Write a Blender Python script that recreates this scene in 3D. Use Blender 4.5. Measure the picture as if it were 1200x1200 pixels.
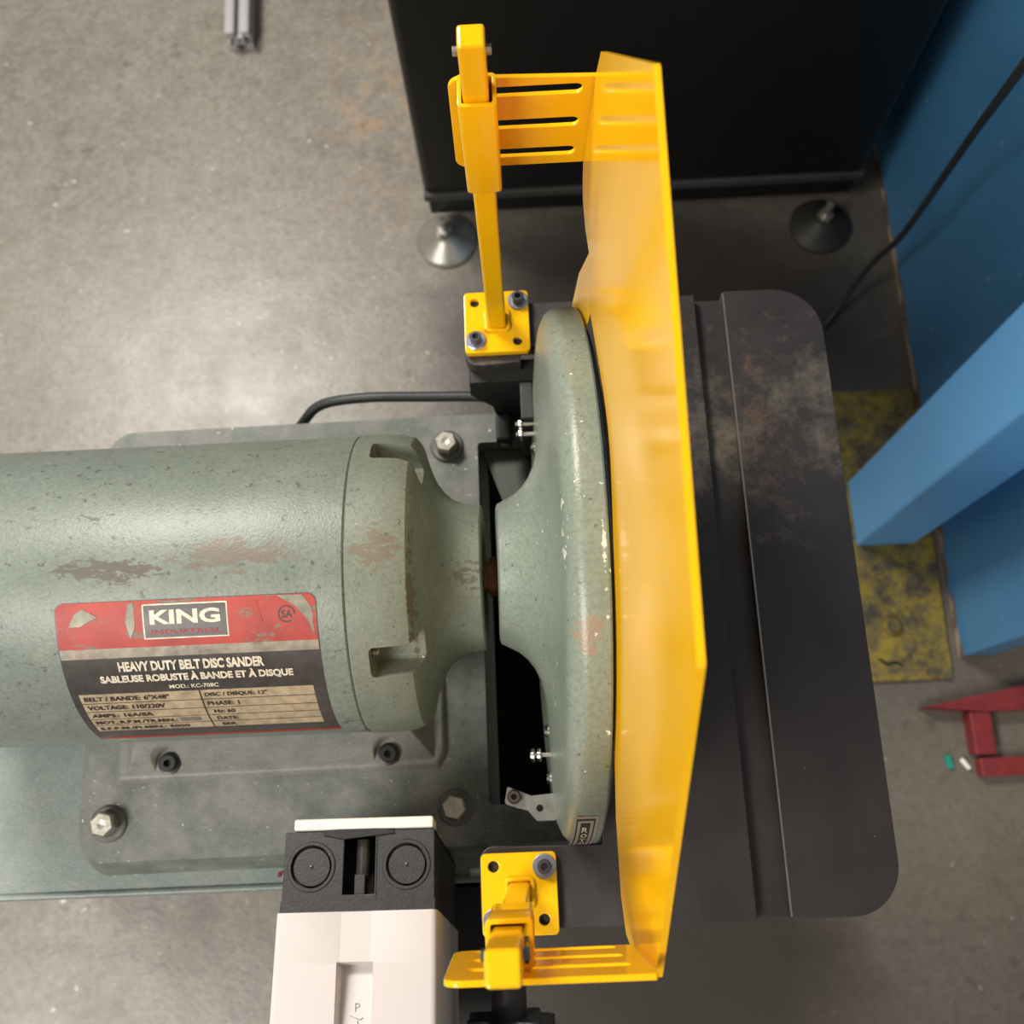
import bpy, bmesh, math, random
from mathutils import Vector, Matrix
random.seed(7)
for o in list(bpy.data.objects): bpy.data.objects.remove(o)
SC = bpy.context.scene
COL = SC.collection
PI = math.pi
FZ = 0.75           # the worktable top is z = 0 while building; everything is lifted by FZ at the end so the floor is z = 0

# ------------------------------------------------------------------ camera
CAMR = ((0.99877974, -0.04054926, -0.02819216), (-0.04678179, -0.95974585, -0.2769465), (-0.01582733, 0.27792743, -0.96047168))
CAMF = 1158.34
CAMC = Vector((0, -0.130, 0.624))
cd = bpy.data.cameras.new('camera')
cam = bpy.data.objects.new('camera', cd); COL.objects.link(cam)
cd.sensor_width = 36; cd.lens = CAMF/1200*36; cd.clip_start = 0.01
r_ = Vector(CAMR[0]); u_ = -Vector(CAMR[1]); b_ = -Vector(CAMR[2])
m = Matrix((r_, u_, b_)).transposed().to_4x4(); m.translation = CAMC
cam.matrix_world = m
SC.camera = cam
cd.dof.use_dof = True; cd.dof.focus_distance = 0.50; cd.dof.aperture_fstop = 11.0

# ------------------------------------------------------------------ world, lamps, exposure
w = bpy.data.worlds.new('world'); SC.world = w; w.use_nodes = True
bg = w.node_tree.nodes['Background']; bg.inputs[0].default_value = (1.0, 0.93, 0.84, 1); bg.inputs[1].default_value = 0.21
def area(name, loc, size, energy, col=(1, .945, .87), target=(0, 0.1, -.3)):
    l = bpy.data.lights.new(name, 'AREA'); l.shape = 'RECTANGLE'; l.size, l.size_y = size; l.energy = energy; l.color = col
    o = bpy.data.objects.new(name, l); COL.objects.link(o); o.location = loc
    o.rotation_euler = (Vector(target)-Vector(loc)).to_track_quat('-Z', 'Y').to_euler()
    return o
area('fill_lamp', (-1.35, 1.65, 2.1), (.9, .45), 74)
area('fill_lamp', (-1.55, -1.25, 2.1), (1.5, .7), 64)
area('fill_lamp', (.9, -2.4, 2.3), (1.2, .4), 4)  # weak overhead fill light, added without a known source
SC.view_settings.view_transform = 'Standard'
SC.view_settings.look = 'None'
SC.view_settings.gamma = 1
SC.view_settings.use_curve_mapping = False
SC.view_settings.exposure = 0.25

def P(px, py, z):   # point of the photograph on the horizontal plane z, used to measure the place
    r = Matrix(CAMR).transposed() @ Vector((px-600, py-600, CAMF))
    return CAMC + r*((z-CAMC.z)/r.z)

# ------------------------------------------------------------------ materials
class N:
    def __init__(s, name):
        s.m = bpy.data.materials.new(name); s.m.use_nodes = True; s.t = s.m.node_tree
        s.b = s.t.nodes['Principled BSDF']
        s.pos = s.t.nodes.new('ShaderNodeNewGeometry').outputs['Position']
    def n(s, typ, **k):
        x = s.t.nodes.new(typ)
        for a, v in k.items(): setattr(x, a, v)
        return x
    def link(s, a, b): s.t.links.new(a, b)
    def noise(s, scale, detail=4, rough=.6, stretch=None, off=(0, 0, 0)):
        x = s.n('ShaderNodeTexNoise'); x.inputs['Scale'].default_value = scale; x.inputs['Detail'].default_value = detail
        x.inputs['Roughness'].default_value = rough
        mp = s.n('ShaderNodeMapping'); mp.inputs['Location'].default_value = off
        if stretch: mp.inputs['Scale'].default_value = stretch
        s.link(s.pos, mp.inputs['Vector']); s.link(mp.outputs[0], x.inputs['Vector'])
        return x.outputs['Fac']
    def ramp(s, fac, a, b, c0=(0, 0, 0, 1), c1=(1, 1, 1, 1)):
        x = s.n('ShaderNodeValToRGB'); e = x.color_ramp.elements
        e[0].position = a; e[1].position = b; e[0].color = c0; e[1].color = c1
        s.link(fac, x.inputs[0]); return x.outputs[0]
    def mix(s, fac, a, b):
        x = s.n('ShaderNodeMix', data_type='RGBA')
        for v, sock in ((fac, x.inputs[0]), (a, x.inputs[6]), (b, x.inputs[7])):
            if hasattr(v, 'is_output'): s.link(v, sock)
            elif isinstance(v, tuple): sock.default_value = (*v[:3], 1)
            else: sock.default_value = v
        return x.outputs[2]
    def math(s, op, a, b=0.0, c=0.0):
        x = s.n('ShaderNodeMath', operation=op)
        for v, sock in zip((a, b, c), x.inputs):
            if hasattr(v, 'is_output'): s.link(v, sock)
            else: sock.default_value = v
        return x.outputs[0]
    def xyz(s):
        x = s.n('ShaderNodeSeparateXYZ'); s.link(s.pos, x.inputs[0]); return x.outputs
    def near(s, sock, centre, half):      # 1 at the centre of a band, 0 at its edge
        d = s.math('ABSOLUTE', s.math('SUBTRACT', sock, centre))
        return s.math('MAXIMUM', s.math('SUBTRACT', 1.0, s.math('DIVIDE', d, half)), 0.0)
    def bump(s, h, strength=.3, dist=.001):
        x = s.n('ShaderNodeBump'); x.inputs['Strength'].default_value = strength; x.inputs['Distance'].default_value = dist
        s.link(h, x.inputs['Height']); s.link(x.outputs[0], s.b.inputs['Normal'])
    def done(s, col, rough=.5, metal=0.0, coat=0.0, spec=None):
        for v, k in ((col, 'Base Color'), (rough, 'Roughness'), (metal, 'Metallic'), (coat, 'Coat Weight')):
            if hasattr(v, 'is_output'): s.link(v, s.b.inputs[k])
            elif isinstance(v, tuple): s.b.inputs[k].default_value = (*v[:3], 1)
            else: s.b.inputs[k].default_value = v
        if spec is not None: s.b.inputs['Specular IOR Level'].default_value = spec
        return s.m

def plain(name, col, rough=.5, metal=0.0, coat=0.0, var=.12, scale=60, bump=.15, bs=700):
    k = N(name)
    f = k.ramp(k.noise(scale, 5), .3, .7)
    c = k.mix(f, tuple(x*(1-var) for x in col), tuple(min(1, x*(1+var)) for x in col))
    if bump: k.bump(k.noise(bs, 2), bump, .0004)
    return k.done(c, rough, metal, coat)

def concrete():
    k = N('concrete_floor'); p = k.xyz()
    big = k.ramp(k.noise(2.6, 6, .65), .32, .68)
    c = k.mix(big, (.130, .112, .090), (.262, .234, .192))
    c = k.mix(k.ramp(k.noise(13, 8, .75, off=(3, 1, 0)), .35, .7), c, (.235, .220, .192))
    pits = k.ramp(k.noise(44, 4, .6, off=(1, 2, 3)), .57, .66)
    patch = k.ramp(k.noise(4, 3, off=(8, 8, 0)), .42, .62)
    c = k.mix(k.math('MULTIPLY', k.math('MULTIPLY', pits, patch), .8), c, (.085, .08, .07))
    c = k.mix(k.math('MULTIPLY', k.ramp(k.noise(28, 8, .8, off=(6, 1, 0)), .44, .60), .5), c, (.31, .292, .25))
    c = k.mix(k.math('MULTIPLY', k.ramp(k.noise(90, 6, .8, off=(2, 1, 4)), .46, .58), .42), c, (.105, .09, .074))
    specks = k.ramp(k.noise(75, 2, .5, off=(5, 0, 1)), .715, .73)
    c = k.mix(k.math('MULTIPLY', specks, .7), c, (.62, .6, .53))
    # floor darker to the right: stain plus machine shade put into the colour
    stain_shade = k.ramp(k.math('ADD', p[0], k.math('MULTIPLY', k.noise(5, 5), .34)), .06, .26)
    c = k.mix(k.math('MULTIPLY', stain_shade, .62), c, (.095, .078, .062))
    for cx, cy, hx, hy, am in ((.20, .53, .42, .30, .9), (.10, -.33, .38, .30, .75)):  # dark zones: shade by the cabinet and under the table, painted in
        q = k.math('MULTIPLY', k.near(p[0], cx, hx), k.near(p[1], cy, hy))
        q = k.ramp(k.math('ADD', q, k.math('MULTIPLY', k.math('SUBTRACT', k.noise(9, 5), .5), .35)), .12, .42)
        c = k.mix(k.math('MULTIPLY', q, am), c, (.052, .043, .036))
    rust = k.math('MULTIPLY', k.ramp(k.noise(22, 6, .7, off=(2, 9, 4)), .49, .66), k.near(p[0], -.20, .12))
    for cx, cy, hx, hy, am in ((.20, .53, .42, .30, .9), (.10, -.33, .38, .30, .75)):  # the same painted shade zones laid on again
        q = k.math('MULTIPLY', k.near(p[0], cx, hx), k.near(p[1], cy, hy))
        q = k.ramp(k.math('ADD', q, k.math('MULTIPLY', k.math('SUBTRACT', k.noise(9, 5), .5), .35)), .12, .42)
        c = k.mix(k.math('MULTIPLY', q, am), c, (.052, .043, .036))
    rust = k.math('MULTIPLY', rust, k.near(p[1], .95, .25))
    c = k.mix(rust, c, (.42, .27, .15))
    k.bump(k.noise(160, 5), .35, .001)
    return k.done(c, k.ramp(k.noise(9, 4), .2, .8, (.26, .26, .26, 1), (.44, .44, .44, 1)), 0.0)

def hammered(name, a, b, wear=None, dust=0.0, rough=.42, chips=.735, dark=.69):
    """grey-green hammered machine enamel with chips and grime; wear = list of (axis, centre, half, stretch) bands scraped to bare metal"""
    k = N(name); p = k.xyz()
    c = k.mix(k.ramp(k.noise(24, 5, .6), .3, .7), a, b)
    c = k.mix(k.math('MULTIPLY', k.ramp(k.noise(420, 2, .5), .42, .62), .35), c, tuple(x*.62 for x in a))
    if dust:
        c = k.mix(k.math('MULTIPLY', k.ramp(k.noise(38, 7, .7, off=(4, 4, 4)), .38, .66), dust), c, (.33, .32, .295))
    c = k.mix(k.math('MULTIPLY', k.ramp(k.noise(150, 6, .75, off=(1, 1, 7)), dark, dark+.02), .75), c, (.07, .06, .05))
    c = k.mix(k.ramp(k.noise(230, 3, .6, off=(9, 2, 1)), chips, chips+.01), c, (.72, .72, .66))
    for bands, col, thr, sc in (wear or []):
        msk = k.noise(sc, 7, .72, stretch=(.45, 1, 1), off=(3, 3, 3))
        f = None
        for ax, cen, half in bands:
            q = k.near(p[ax], cen, half); f = q if f is None else k.math('MULTIPLY', f, q)
        f = k.math('POWER', f, .5)
        f = k.ramp(k.math('MULTIPLY', msk, f), thr, thr+.015)
        c = k.mix(f, c, col)
    k.bump(k.noise(650, 2), .35, .0005)
    return k.done(c, rough, .0, 0.0)

M = {}
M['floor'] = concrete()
M['motor'] = hammered('motor_enamel', (.150, .185, .158), (.20, .238, .206), wear=[
    ([(1, .004, .019), (0, -.166, .072)], (.165, .150, .120), .360, 190), ([(1, -.002, .016), (0, -.225, .085)], (.115, .108, .092), .395, 210), ([(1, .03, .03), (0, -.235, .06)], (.07, .065, .055), .545, 120)], rough=.40, chips=.80, dark=.60, dust=.16)
M['bell'] = hammered('end_bell_enamel', (.150, .180, .140), (.20, .23, .185), wear=[
    ([(1, .004, .03), (0, -.085, .03)], (.165, .142, .105), .385, 230), ([(0, -.066, .0055), (1, -.02, .08)], (.12, .098, .072), .39, 190),
    ([(1, -.004, .025), (0, -.035, .03)], (.12, .105, .08), .41, 210)], rough=.45, dark=.62, dust=.14)
M['drum'] = hammered('disc_guard_enamel', (.175, .215, .172), (.22, .265, .215), wear=[
    ([(0, .026, .016), (1, -.058, .020)], (.25, .205, .15), .36, 230), ([(0, .0345, .0035), (1, -.02, .15)], (.62, .60, .55), .50, 150), ([(0, .0165, .005), (1, -.01, .12)], (.60, .60, .55), .52, 190)], rough=.34, chips=.70, dark=.625, dust=.12)
M['base'] = hammered('base_enamel', (.125, .145, .125), (.165, .19, .165), dust=.62, rough=.5, chips=.705)
M['foot'] = hammered('motor_foot_enamel', (.19, .20, .18), (.25, .26, .235), dust=.55, rough=.5)
M['stand'] = hammered('stand_enamel', (.16, .205, .19), (.20, .25, .235), dust=.3, rough=.4)
M['chute'] = plain('dusty_green_sheet', (.10, .11, .09), .6)
M['chute_dark'] = plain('dark_green_sheet', (.03, .036, .032), .6)
M['black_cast'] = plain('black_casting', (.010, .012, .011), .6)
M['greycast'] = plain('grey_casting', (.16, .16, .145), .5, .3, var=.3)
M['zinc'] = plain('zinc_plated_steel', (.50, .48, .42), .35, .85, var=.25, scale=200)
M['chrome'] = plain('bright_screw_steel', (.72, .71, .68), .2, 1.0)
M['shaft'] = plain('rusty_shaft_steel', (.25, .12, .06), .6, .4, var=.5, scale=90)
M['brown_steel'] = plain('browned_steel', (.07, .05, .045), .4, .5)
M['shaded_pad'] = plain('shaded_pad_steel', (.045, .042, .038), .55, .3, var=.3, scale=30)  # pad steel copy, darkened to hold the shade on the right feet
M['dark'] = plain('dark_hole', (.012, .011, .010), .7)
M['dark_screw'] = plain('oily_screw_steel', (.05, .05, .05), .4, .6)
M['capscrew'] = plain('blackened_screw', (.13, .135, .155), .3, .7)
M['washer'] = plain('grey_washer_steel', (.42, .44, .52), .3, .8, scale=200)
M['black_plastic'] = plain('black_moulded_plastic', (.022, .021, .023), .42, var=.25, scale=220, bump=.3)
M['gloss_black'] = plain('smooth_black_plastic', (.03, .03, .032), .25)
M['white_plastic'] = plain('off_white_plastic', (.56, .525, .515), .38, var=.02, scale=8, bump=.05)
M['mauve'] = plain('white_plate_plastic', (.70, .69, .62), .5, var=.04, scale=400)
M['disc'] = plain('abrasive_disc', (.06, .04, .035), .8, scale=300, var=.3)
M['cord'] = plain('black_rubber_cord', (.03, .034, .036), .45)
M['cabinet'] = plain('black_cabinet_paint', (.0045, .004, .0036), .42, var=.1)
M['cabinet_strip'] = plain('dark_grey_sill', (.045, .043, .04), .45)
M['foot_pad'] = plain('brushed_pad_steel', (.46, .44, .40), .34, .75, var=.2, scale=30)
M['alu'] = plain('anodised_aluminium', (.50, .49, .50), .4, .6, var=.04)
M['red'] = plain('red_enamel', (.20, .022, .026), .45, var=.2)
M['teal'] = plain('teal_plastic', (.01, .25, .18), .5)
M['paper'] = plain('white_scrap', (.8, .76, .68), .6)

def yellow():
    k = N('yellow_gloss_enamel')
    c = k.mix(k.ramp(k.noise(14, 3), .3, .7), (.83, .44, .004), (.90, .485, .006))
    k.bump(k.noise(260, 2), .035, .0004)
    return k.done(c, .13, 0.0, .0, .38)
M['yellow'] = yellow()

def iron():
    k = N('blackened_cast_iron_table'); p = k.xyz()
    c = k.mix(k.ramp(k.noise(16, 7, .7, stretch=(1, .5, 1)), .3, .72), (.034, .029, .030), (.060, .051, .049))
    fy = k.near(p[1], .10, .14)
    f = k.ramp(k.math('MULTIPLY', k.noise(34, 8, .78, off=(1, 4, 0)), k.math('POWER', fy, .35)), .42, .62)
    c = k.mix(k.math('MULTIPLY', f, .85), c, (.20, .165, .125))
    fr = k.near(p[0], .155, .028)
    f2 = k.ramp(k.math('MULTIPLY', k.math('MULTIPLY', k.noise(60, 8, .8, off=(7, 4, 0)), k.math('POWER', fy, .3)), k.math('POWER', fr, .3)), .42, .56)
    c = k.mix(k.math('MULTIPLY', f2, .6), c, (.21, .125, .075))
    c = k.mix(k.ramp(k.noise(90, 2, .5, off=(2, 0, 0)), .80, .81), c, (.5, .48, .45))
    k.bump(k.noise(300, 3, stretch=(1, .2, 1)), .08, .0003)
    return k.done(c, k.ramp(k.noise(25, 5), .3, .7, (.36, .36, .36, 1), (.52, .52, .52, 1)), .25)
M['iron'] = iron()
M['ground_edge'] = plain('bright_ground_edge', (.36, .33, .29), .35, .8)

def blue(name, a, b, low=True):
    k = N(name); p = k.xyz()
    c = k.mix(k.ramp(k.noise(6, 5), .3, .7), a, b)
    c = k.mix(k.math('MULTIPLY', k.ramp(k.noise(60, 4, .6), .70, .72), .8), c, (.55, .66, .72))
    if low:   # rust and bare metal that creeps up from the floor
        h = k.math('SUBTRACT', 1.0, k.math('DIVIDE', p[2], .05))
        f = k.ramp(k.math('MULTIPLY', k.noise(30, 6, .7), h), .30, .40)
        c = k.mix(f, c, (.20, .12, .08))
        f = k.ramp(k.math('MULTIPLY', k.noise(16, 3, .5, off=(5, 5, 5)), h), .42, .44)
        c = k.mix(f, c, (.50, .40, .28))
    return k.done(c, .42, 0, .1)
M['blue_wall'] = blue('blue_panel_enamel', (.065, .235, .46), (.085, .285, .54))
M['blue_post'] = blue('blue_post_enamel', (.16, .49, .96), (.18, .53, .98), low=False)

def yplate():
    k = N('worn_yellow_floor_plate')
    c = k.mix(k.ramp(k.noise(26, 8, .8), .42, .60), (.06, .05, .035), (.30, .225, .03))
    c = k.mix(k.ramp(k.noise(60, 6, .7, off=(3, 3, 3)), .5, .72), c, (.13, .11, .07))
    k.bump(k.noise(60, 5), .4, .002)
    return k.done(c, .6)
M['yplate'] = yplate()

def redlabel():
    k = N('scuffed_red_print')
    c = k.mix(k.ramp(k.noise(40, 5), .3, .7), (.27, .024, .018), (.44, .042, .03))
    f = k.ramp(k.noise(75, 8, .75, stretch=(.5, 1, 1), off=(2, 2, 2)), .565, .60)
    c = k.mix(f, c, (.16, .14, .11))
    return k.done(c, .5, 0, .0)
M['lab_red'] = redlabel()
M['lab_grey'] = plain('worn_grey_print', (.26, .23, .19), .45, .2, var=.35, scale=160)
M['lab_black'] = plain('faded_black_print', (.055, .048, .046), .38, var=.25, scale=120)
M['lab_cream'] = plain('dirty_cream_print', (.42, .34, .23), .45, var=.3, scale=160)
M['ink_white'] = plain('cream_ink', (.66, .60, .48), .5, var=.25, scale=300, bump=0)
M['ink_black'] = plain('dark_ink', (.03, .025, .02), .5, bump=0)
M['ink_red'] = plain('red_ink', (.33, .03, .035), .5, bump=0)
M['bare'] = plain('torn_label_metal', (.20, .19, .15), .5, .2, var=.4, scale=120)
M['stick'] = plain('silver_sticker', (.48, .44, .38), .35, .5, var=.15, scale=100)

# ------------------------------------------------------------------ builders
def thing(name, loc, label, cat, group=None):
    o = bpy.data.objects.new(name, None); COL.objects.link(o); o.location = loc; o.empty_display_size = .02
    o['label'] = label; o['category'] = cat
    if group: o['group'] = group
    return o
def wloc(o):
    v = Vector((0, 0, 0))
    while o: v += o.location; o = o.parent
    return v
def link(me, name, mat, parent=None, smooth=None, bev=None, label=None, kind=None, seg=2):
    """mesh given in place coordinates; becomes one object, child of parent"""
    me.name = name
    if parent is not None: me.transform(Matrix.Translation(-wloc(parent)))
    o = bpy.data.objects.new(name, me); COL.objects.link(o); o.parent = parent
    if mat is not None: me.materials.clear(); me.materials.append(M[mat])
    if smooth is not None:
        for p in me.polygons: p.use_smooth = True
        me.set_sharp_from_angle(angle=math.radians(smooth))
    if bev:
        b = o.modifiers.new('bevel', 'BEVEL'); b.width = bev; b.segments = seg; b.limit_method = 'ANGLE'; b.angle_limit = math.radians(40)
    if label: o['label'] = label
    if kind: o['kind'] = kind
    return o
def tomesh(bm):
    me = bpy.data.meshes.new('mesh'); bmesh.ops.recalc_face_normals(bm, faces=bm.faces); bm.to_mesh(me); bm.free(); return me
def bm_box(bm, x0, x1, y0, y1, z0, z1):
    r = bmesh.ops.create_cube(bm, size=1)
    for v in r['verts']:
        v.co = Vector(((x0+x1)/2+v.co.x*(x1-x0), (y0+y1)/2+v.co.y*(y1-y0), (z0+z1)/2+v.co.z*(z1-z0)))
    return r['verts']
def box(*a):
    bm = bmesh.new(); bm_box(bm, *a); return tomesh(bm)
def bm_lathe(bm, prof, org, axis, n=64, closed=False):
    """prof: (a, r) along the axis direction from org"""
    ax = Vector(axis).normalized(); org = Vector(org)
    e1 = ax.orthogonal().normalized(); e2 = ax.cross(e1)
    rings = []
    for a, r in prof:
        if r < 1e-6: rings.append([bm.verts.new(org+ax*a)])
        else: rings.append([bm.verts.new(org+ax*a+(e1*math.cos(2*PI*i/n)+e2*math.sin(2*PI*i/n))*r) for i in range(n)])
    pairs = list(zip(rings, rings[1:]))
    if closed: pairs.append((rings[-1], rings[0]))
    for A, B in pairs:
        for i in range(n):
            j = (i+1) % n
            if len(A) == 1 and len(B) == 1: continue
            if len(A) == 1: bm.faces.new((A[0], B[i], B[j]))
            elif len(B) == 1: bm.faces.new((A[i], A[j], B[0]))
            else: bm.faces.new((A[i], A[j], B[j], B[i]))
def lathe(prof, org, axis=(0, 0, 1), n=64, closed=False):
    bm = bmesh.new(); bm_lathe(bm, prof, org, axis, n, closed); return tomesh(bm)
def cylr(r, h, ch=.0):   # solid cylinder profile
    return [(0, 0), (0, r-ch), (ch, r), (h-ch, r), (h, r-ch), (h, 0)] if ch else [(0, 0), (0, r), (h, r), (h, 0)]
def rpoly(pts, seg=8):
    """rounded polygon: pts (x, y, radius)"""
    out = []; n = len(pts)
    for i in range(n):
        p = Vector(pts[i][:2]); r = pts[i][2] if len(pts[i]) > 2 else 0
        if r <= 0: out.append(p); continue
        a = (Vector(pts[i-1][:2])-p).normalized(); b = (Vector(pts[(i+1) % n][:2])-p).normalized()
        ang = a.angle(b); d = r/math.tan(ang/2)
        c = p+(a+b).normalized()*(r/math.sin(ang/2))
        s = p+a*d-c; e = p+b*d-c
        tot = s.angle_signed(e)
        for k in range(seg+1):
            t = -tot*k/seg
            out.append(c+Vector((s.x*math.cos(t)-s.y*math.sin(t), s.x*math.sin(t)+s.y*math.cos(t))))
    return [tuple(v) for v in out]
def circ(x, y, r, n=24): return [(x+r*math.cos(2*PI*i/n), y+r*math.sin(2*PI*i/n)) for i in range(n)]
def slot(x0, x1, y, h, n=8):
    r = h/2
    return [(x1-r+r*math.cos(-PI/2+PI*i/n), y+r*math.sin(-PI/2+PI*i/n)) for i in range(n+1)] + [(x0+r+r*math.cos(PI/2+PI*i/n), y+r*math.sin(PI/2+PI*i/n)) for i in range(n+1)]
def sheet(outer, holes, thick, mat4, bevel=0):
    """flat plate with real holes: 2D outline in (u, v), thickness along w centred on 0, placed by mat4"""
    cu = bpy.data.curves.new('c', 'CURVE'); cu.dimensions = '2D'; cu.fill_mode = 'BOTH'
    cu.extrude = max(thick/2-bevel, 1e-5)
    if bevel: cu.bevel_depth = bevel; cu.bevel_resolution = 2; cu.offset = -bevel
    for pl in [outer]+holes:
        s = cu.splines.new('POLY'); s.points.add(len(pl)-1)
        for q, (x, y) in zip(s.points, pl): q.co = (x, y, 0, 1)
        s.use_cyclic_u = True
    o = bpy.data.objects.new('c', cu); COL.objects.link(o)
    dg = bpy.context.evaluated_depsgraph_get(); dg.update()
    me = bpy.data.meshes.new_from_object(o.evaluated_get(dg)); me.materials.clear()
    bpy.data.objects.remove(o); bpy.data.curves.remove(cu)
    me.transform(mat4); return me
def frame(org, u, v):
    u = Vector(u).normalized(); v = Vector(v).normalized(); w_ = u.cross(v)
    mt = Matrix((u, v, w_)).transposed().to_4x4(); mt.translation = Vector(org); return mt
def hplate(outer, holes, z0, z1, bevel=0):
    return sheet(outer, holes, z1-z0, Matrix.Translation((0, 0, (z0+z1)/2)), bevel)
def tube(pts, r, n=12, sub=10):
    """smooth round tube through points"""
    P_ = [Vector(p) for p in pts]; path = []
    for i in range(len(P_)-1):
        p0 = P_[max(i-1, 0)]; p1 = P_[i]; p2 = P_[i+1]; p3 = P_[min(i+2, len(P_)-1)]
        for k in range(sub):
            t = k/sub
            path.append(.5*((2*p1)+(p2-p0)*t+(2*p0-5*p1+4*p2-p3)*t*t+(3*p1-p0-3*p2+p3)*t**3))
    path.append(P_[-1]); bm = bmesh.new(); rings = []
    up = Vector((0, 0, 1))
    for i, p in enumerate(path):
        d = (path[min(i+1, len(path)-1)]-path[max(i-1, 0)]).normalized()
        a = d.cross(up); a = a.normalized() if a.length > 1e-4 else d.orthogonal().normalized(); b = a.cross(d)
        rings.append([bm.verts.new(p+(a*math.cos(2*PI*j/n)+b*math.sin(2*PI*j/n))*r) for j in range(n)])
    for A, B in zip(rings, rings[1:]):
        for j in range(n): bm.faces.new((A[j], A[(j+1) % n], B[(j+1) % n], B[j]))
    bm.faces.new(rings[0]); bm.faces.new(rings[-1]); return tomesh(bm)
def join(*ms):
    bm = bmesh.new()
    for x in ms: bm.from_mesh(x)
    me = bpy.data.meshes.new('mesh'); bm.to_mesh(me); bm.free(); return me
def text2d(s, wd, ht, bold=0.0, shear=0.0):
    """lettering as flat mesh, centred on the origin and fitted to wd x ht"""
    cu = bpy.data.curves.new('t', 'FONT'); cu.body = s; cu.offset = bold; cu.shear = shear; cu.resolution_u = 3; cu.size = 1
    o = bpy.data.objects.new('t', cu); COL.objects.link(o)
    dg = bpy.context.evaluated_depsgraph_get(); dg.update()
    me = bpy.data.meshes.new_from_object(o.evaluated_get(dg)); me.materials.clear()
    bpy.data.objects.remove(o); bpy.data.curves.remove(cu)
    xs = [v.co.x for v in me.vertices]; ys = [v.co.y for v in me.vertices]
    cx, cy = (min(xs)+max(xs))/2, (min(ys)+max(ys))/2; sx = wd/(max(xs)-min(xs)); sy = ht/(max(ys)-min(ys))
    for v in me.vertices: v.co = ((v.co.x-cx)*sx, (v.co.y-cy)*sy, 0)
    return me
def hexhead(r, h, org, axis=(0, 0, 1)):
    return lathe([(0, 0), (0, r), (h*.8, r), (h, r*.84), (h, 0)], org, axis, 6)
def socket_screw(parent, x, y, z, label=None):
    """socket head cap screw on a broad washer, standing on z"""
    wa = link(lathe([(0, .0012), (0, .0070), (.0012, .0070), (.0016, .0064), (.0016, .0012)], (x, y, z), n=32), 'cap_screw', 'washer', parent, smooth=30)
    link(lathe([(0, 0), (0, .0041), (.0052, .0041), (.006, .0034), (.006, .0022), (.0025, .0022), (.0025, 0)], (x, y, z+.0016), n=24), 'screw_head', 'capscrew', wa, smooth=30)
    return wa

def carve(o, me):
    cutter = bpy.data.objects.new('cut', me); COL.objects.link(cutter)
    md = o.modifiers.new('b', 'BOOLEAN'); md.operation = 'DIFFERENCE'; md.solver = 'EXACT'; md.object = cutter
    bpy.context.view_layer.update()
    dg = bpy.context.evaluated_depsgraph_get(); dg.update()
    r = bpy.data.meshes.new_from_object(o.evaluated_get(dg)); o.modifiers.clear(); o.data = r
    bpy.data.objects.remove(cutter)
# ------------------------------------------------------------------ setting
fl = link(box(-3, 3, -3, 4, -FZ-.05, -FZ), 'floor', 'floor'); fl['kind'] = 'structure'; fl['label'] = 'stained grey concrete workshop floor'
wl = link(box(.580, .62, .03, 3.0, -FZ, .75), 'wall_right', 'blue_wall', bev=.002); wl['kind'] = 'structure'; wl['label'] = 'blue painted steel partition with a rusty foot'

# blue square post on its worn yellow foot plate
t = thing('rack_post', (.512, .24, -FZ), 'bright blue square steel post standing on a worn yellow foot plate', 'post')
pl = link(hplate(rpoly([(.40, .002, .004), (.566, .002, .004), (.574, .427, .004), (.40, .427, .004)]), [], -FZ, -FZ+.007), 'foot_plate', 'yplate', t, bev=.001, label='worn yellow painted steel foot plate')
link(lathe([(0, 0), (0, .014), (.004, .013), (.007, .009), (.012, .008), (.013, 0)], (.4939, .076, -FZ+.007), n=24), 'anchor_bolt', 'yplate', t, smooth=40, label='yellow painted dome anchor bolt')
link(join(box(.4605, .5435, .1915, .287, -FZ+.007, 1.0)), 'post', 'blue_post', t, bev=.004)
link(tube([P(1030, 772, -.741), P(1040, 778, -.741), P(1050, 776, -.741), P(1058, 780, -.741)], .0015, 6, 4), 'wire_clip', 'dark', t, smooth=60)

# black machine cabinet behind the sander
t = thing('machine_cabinet', (.19, 1.0, -FZ), 'large black machine cabinet on round metal levelling feet behind the sander', 'cabinet')
link(hplate(rpoly([(-.131, .730, .012), (.515, .730, .012), (.515, 1.35, .01), (-.131, 1.35, .01)]), [], -.640, 1.05), 'body', 'cabinet', t, smooth=30)
link(box(-.131, .515, .724, 1.30, -.655, -.640), 'sill', 'cabinet_strip', t, bev=.002, label='dark grey sill strip')
link(box(-.126, .510, .728, 1.30, -.692, -.655), 'plinth', 'cabinet', t, bev=.003)
for fx, fy in ((-.108, .737), (.476, .728), (-.108, 1.25), (.476, 1.25)):
    f = link(lathe([(0, 0), (0, .047), (.005, .0475), (.010, .044), (.021, .016), (.027, .012), (.027, 0)], (fx, fy-.022, -FZ), n=48), 'levelling_foot', 'foot_pad' if fx < 0 else 'shaded_pad', t, smooth=40, label='round bright steel levelling foot' if fx < 0 else 'round steel levelling foot darkened for shade')
    link(join(lathe(cylr(.006, .04), (fx, fy-.022, -FZ+.022), n=16), lathe(cylr(.012, .008), (fx, fy-.022, -FZ+.030), n=6)), 'threaded_stem', 'foot_pad', f, smooth=30)

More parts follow.
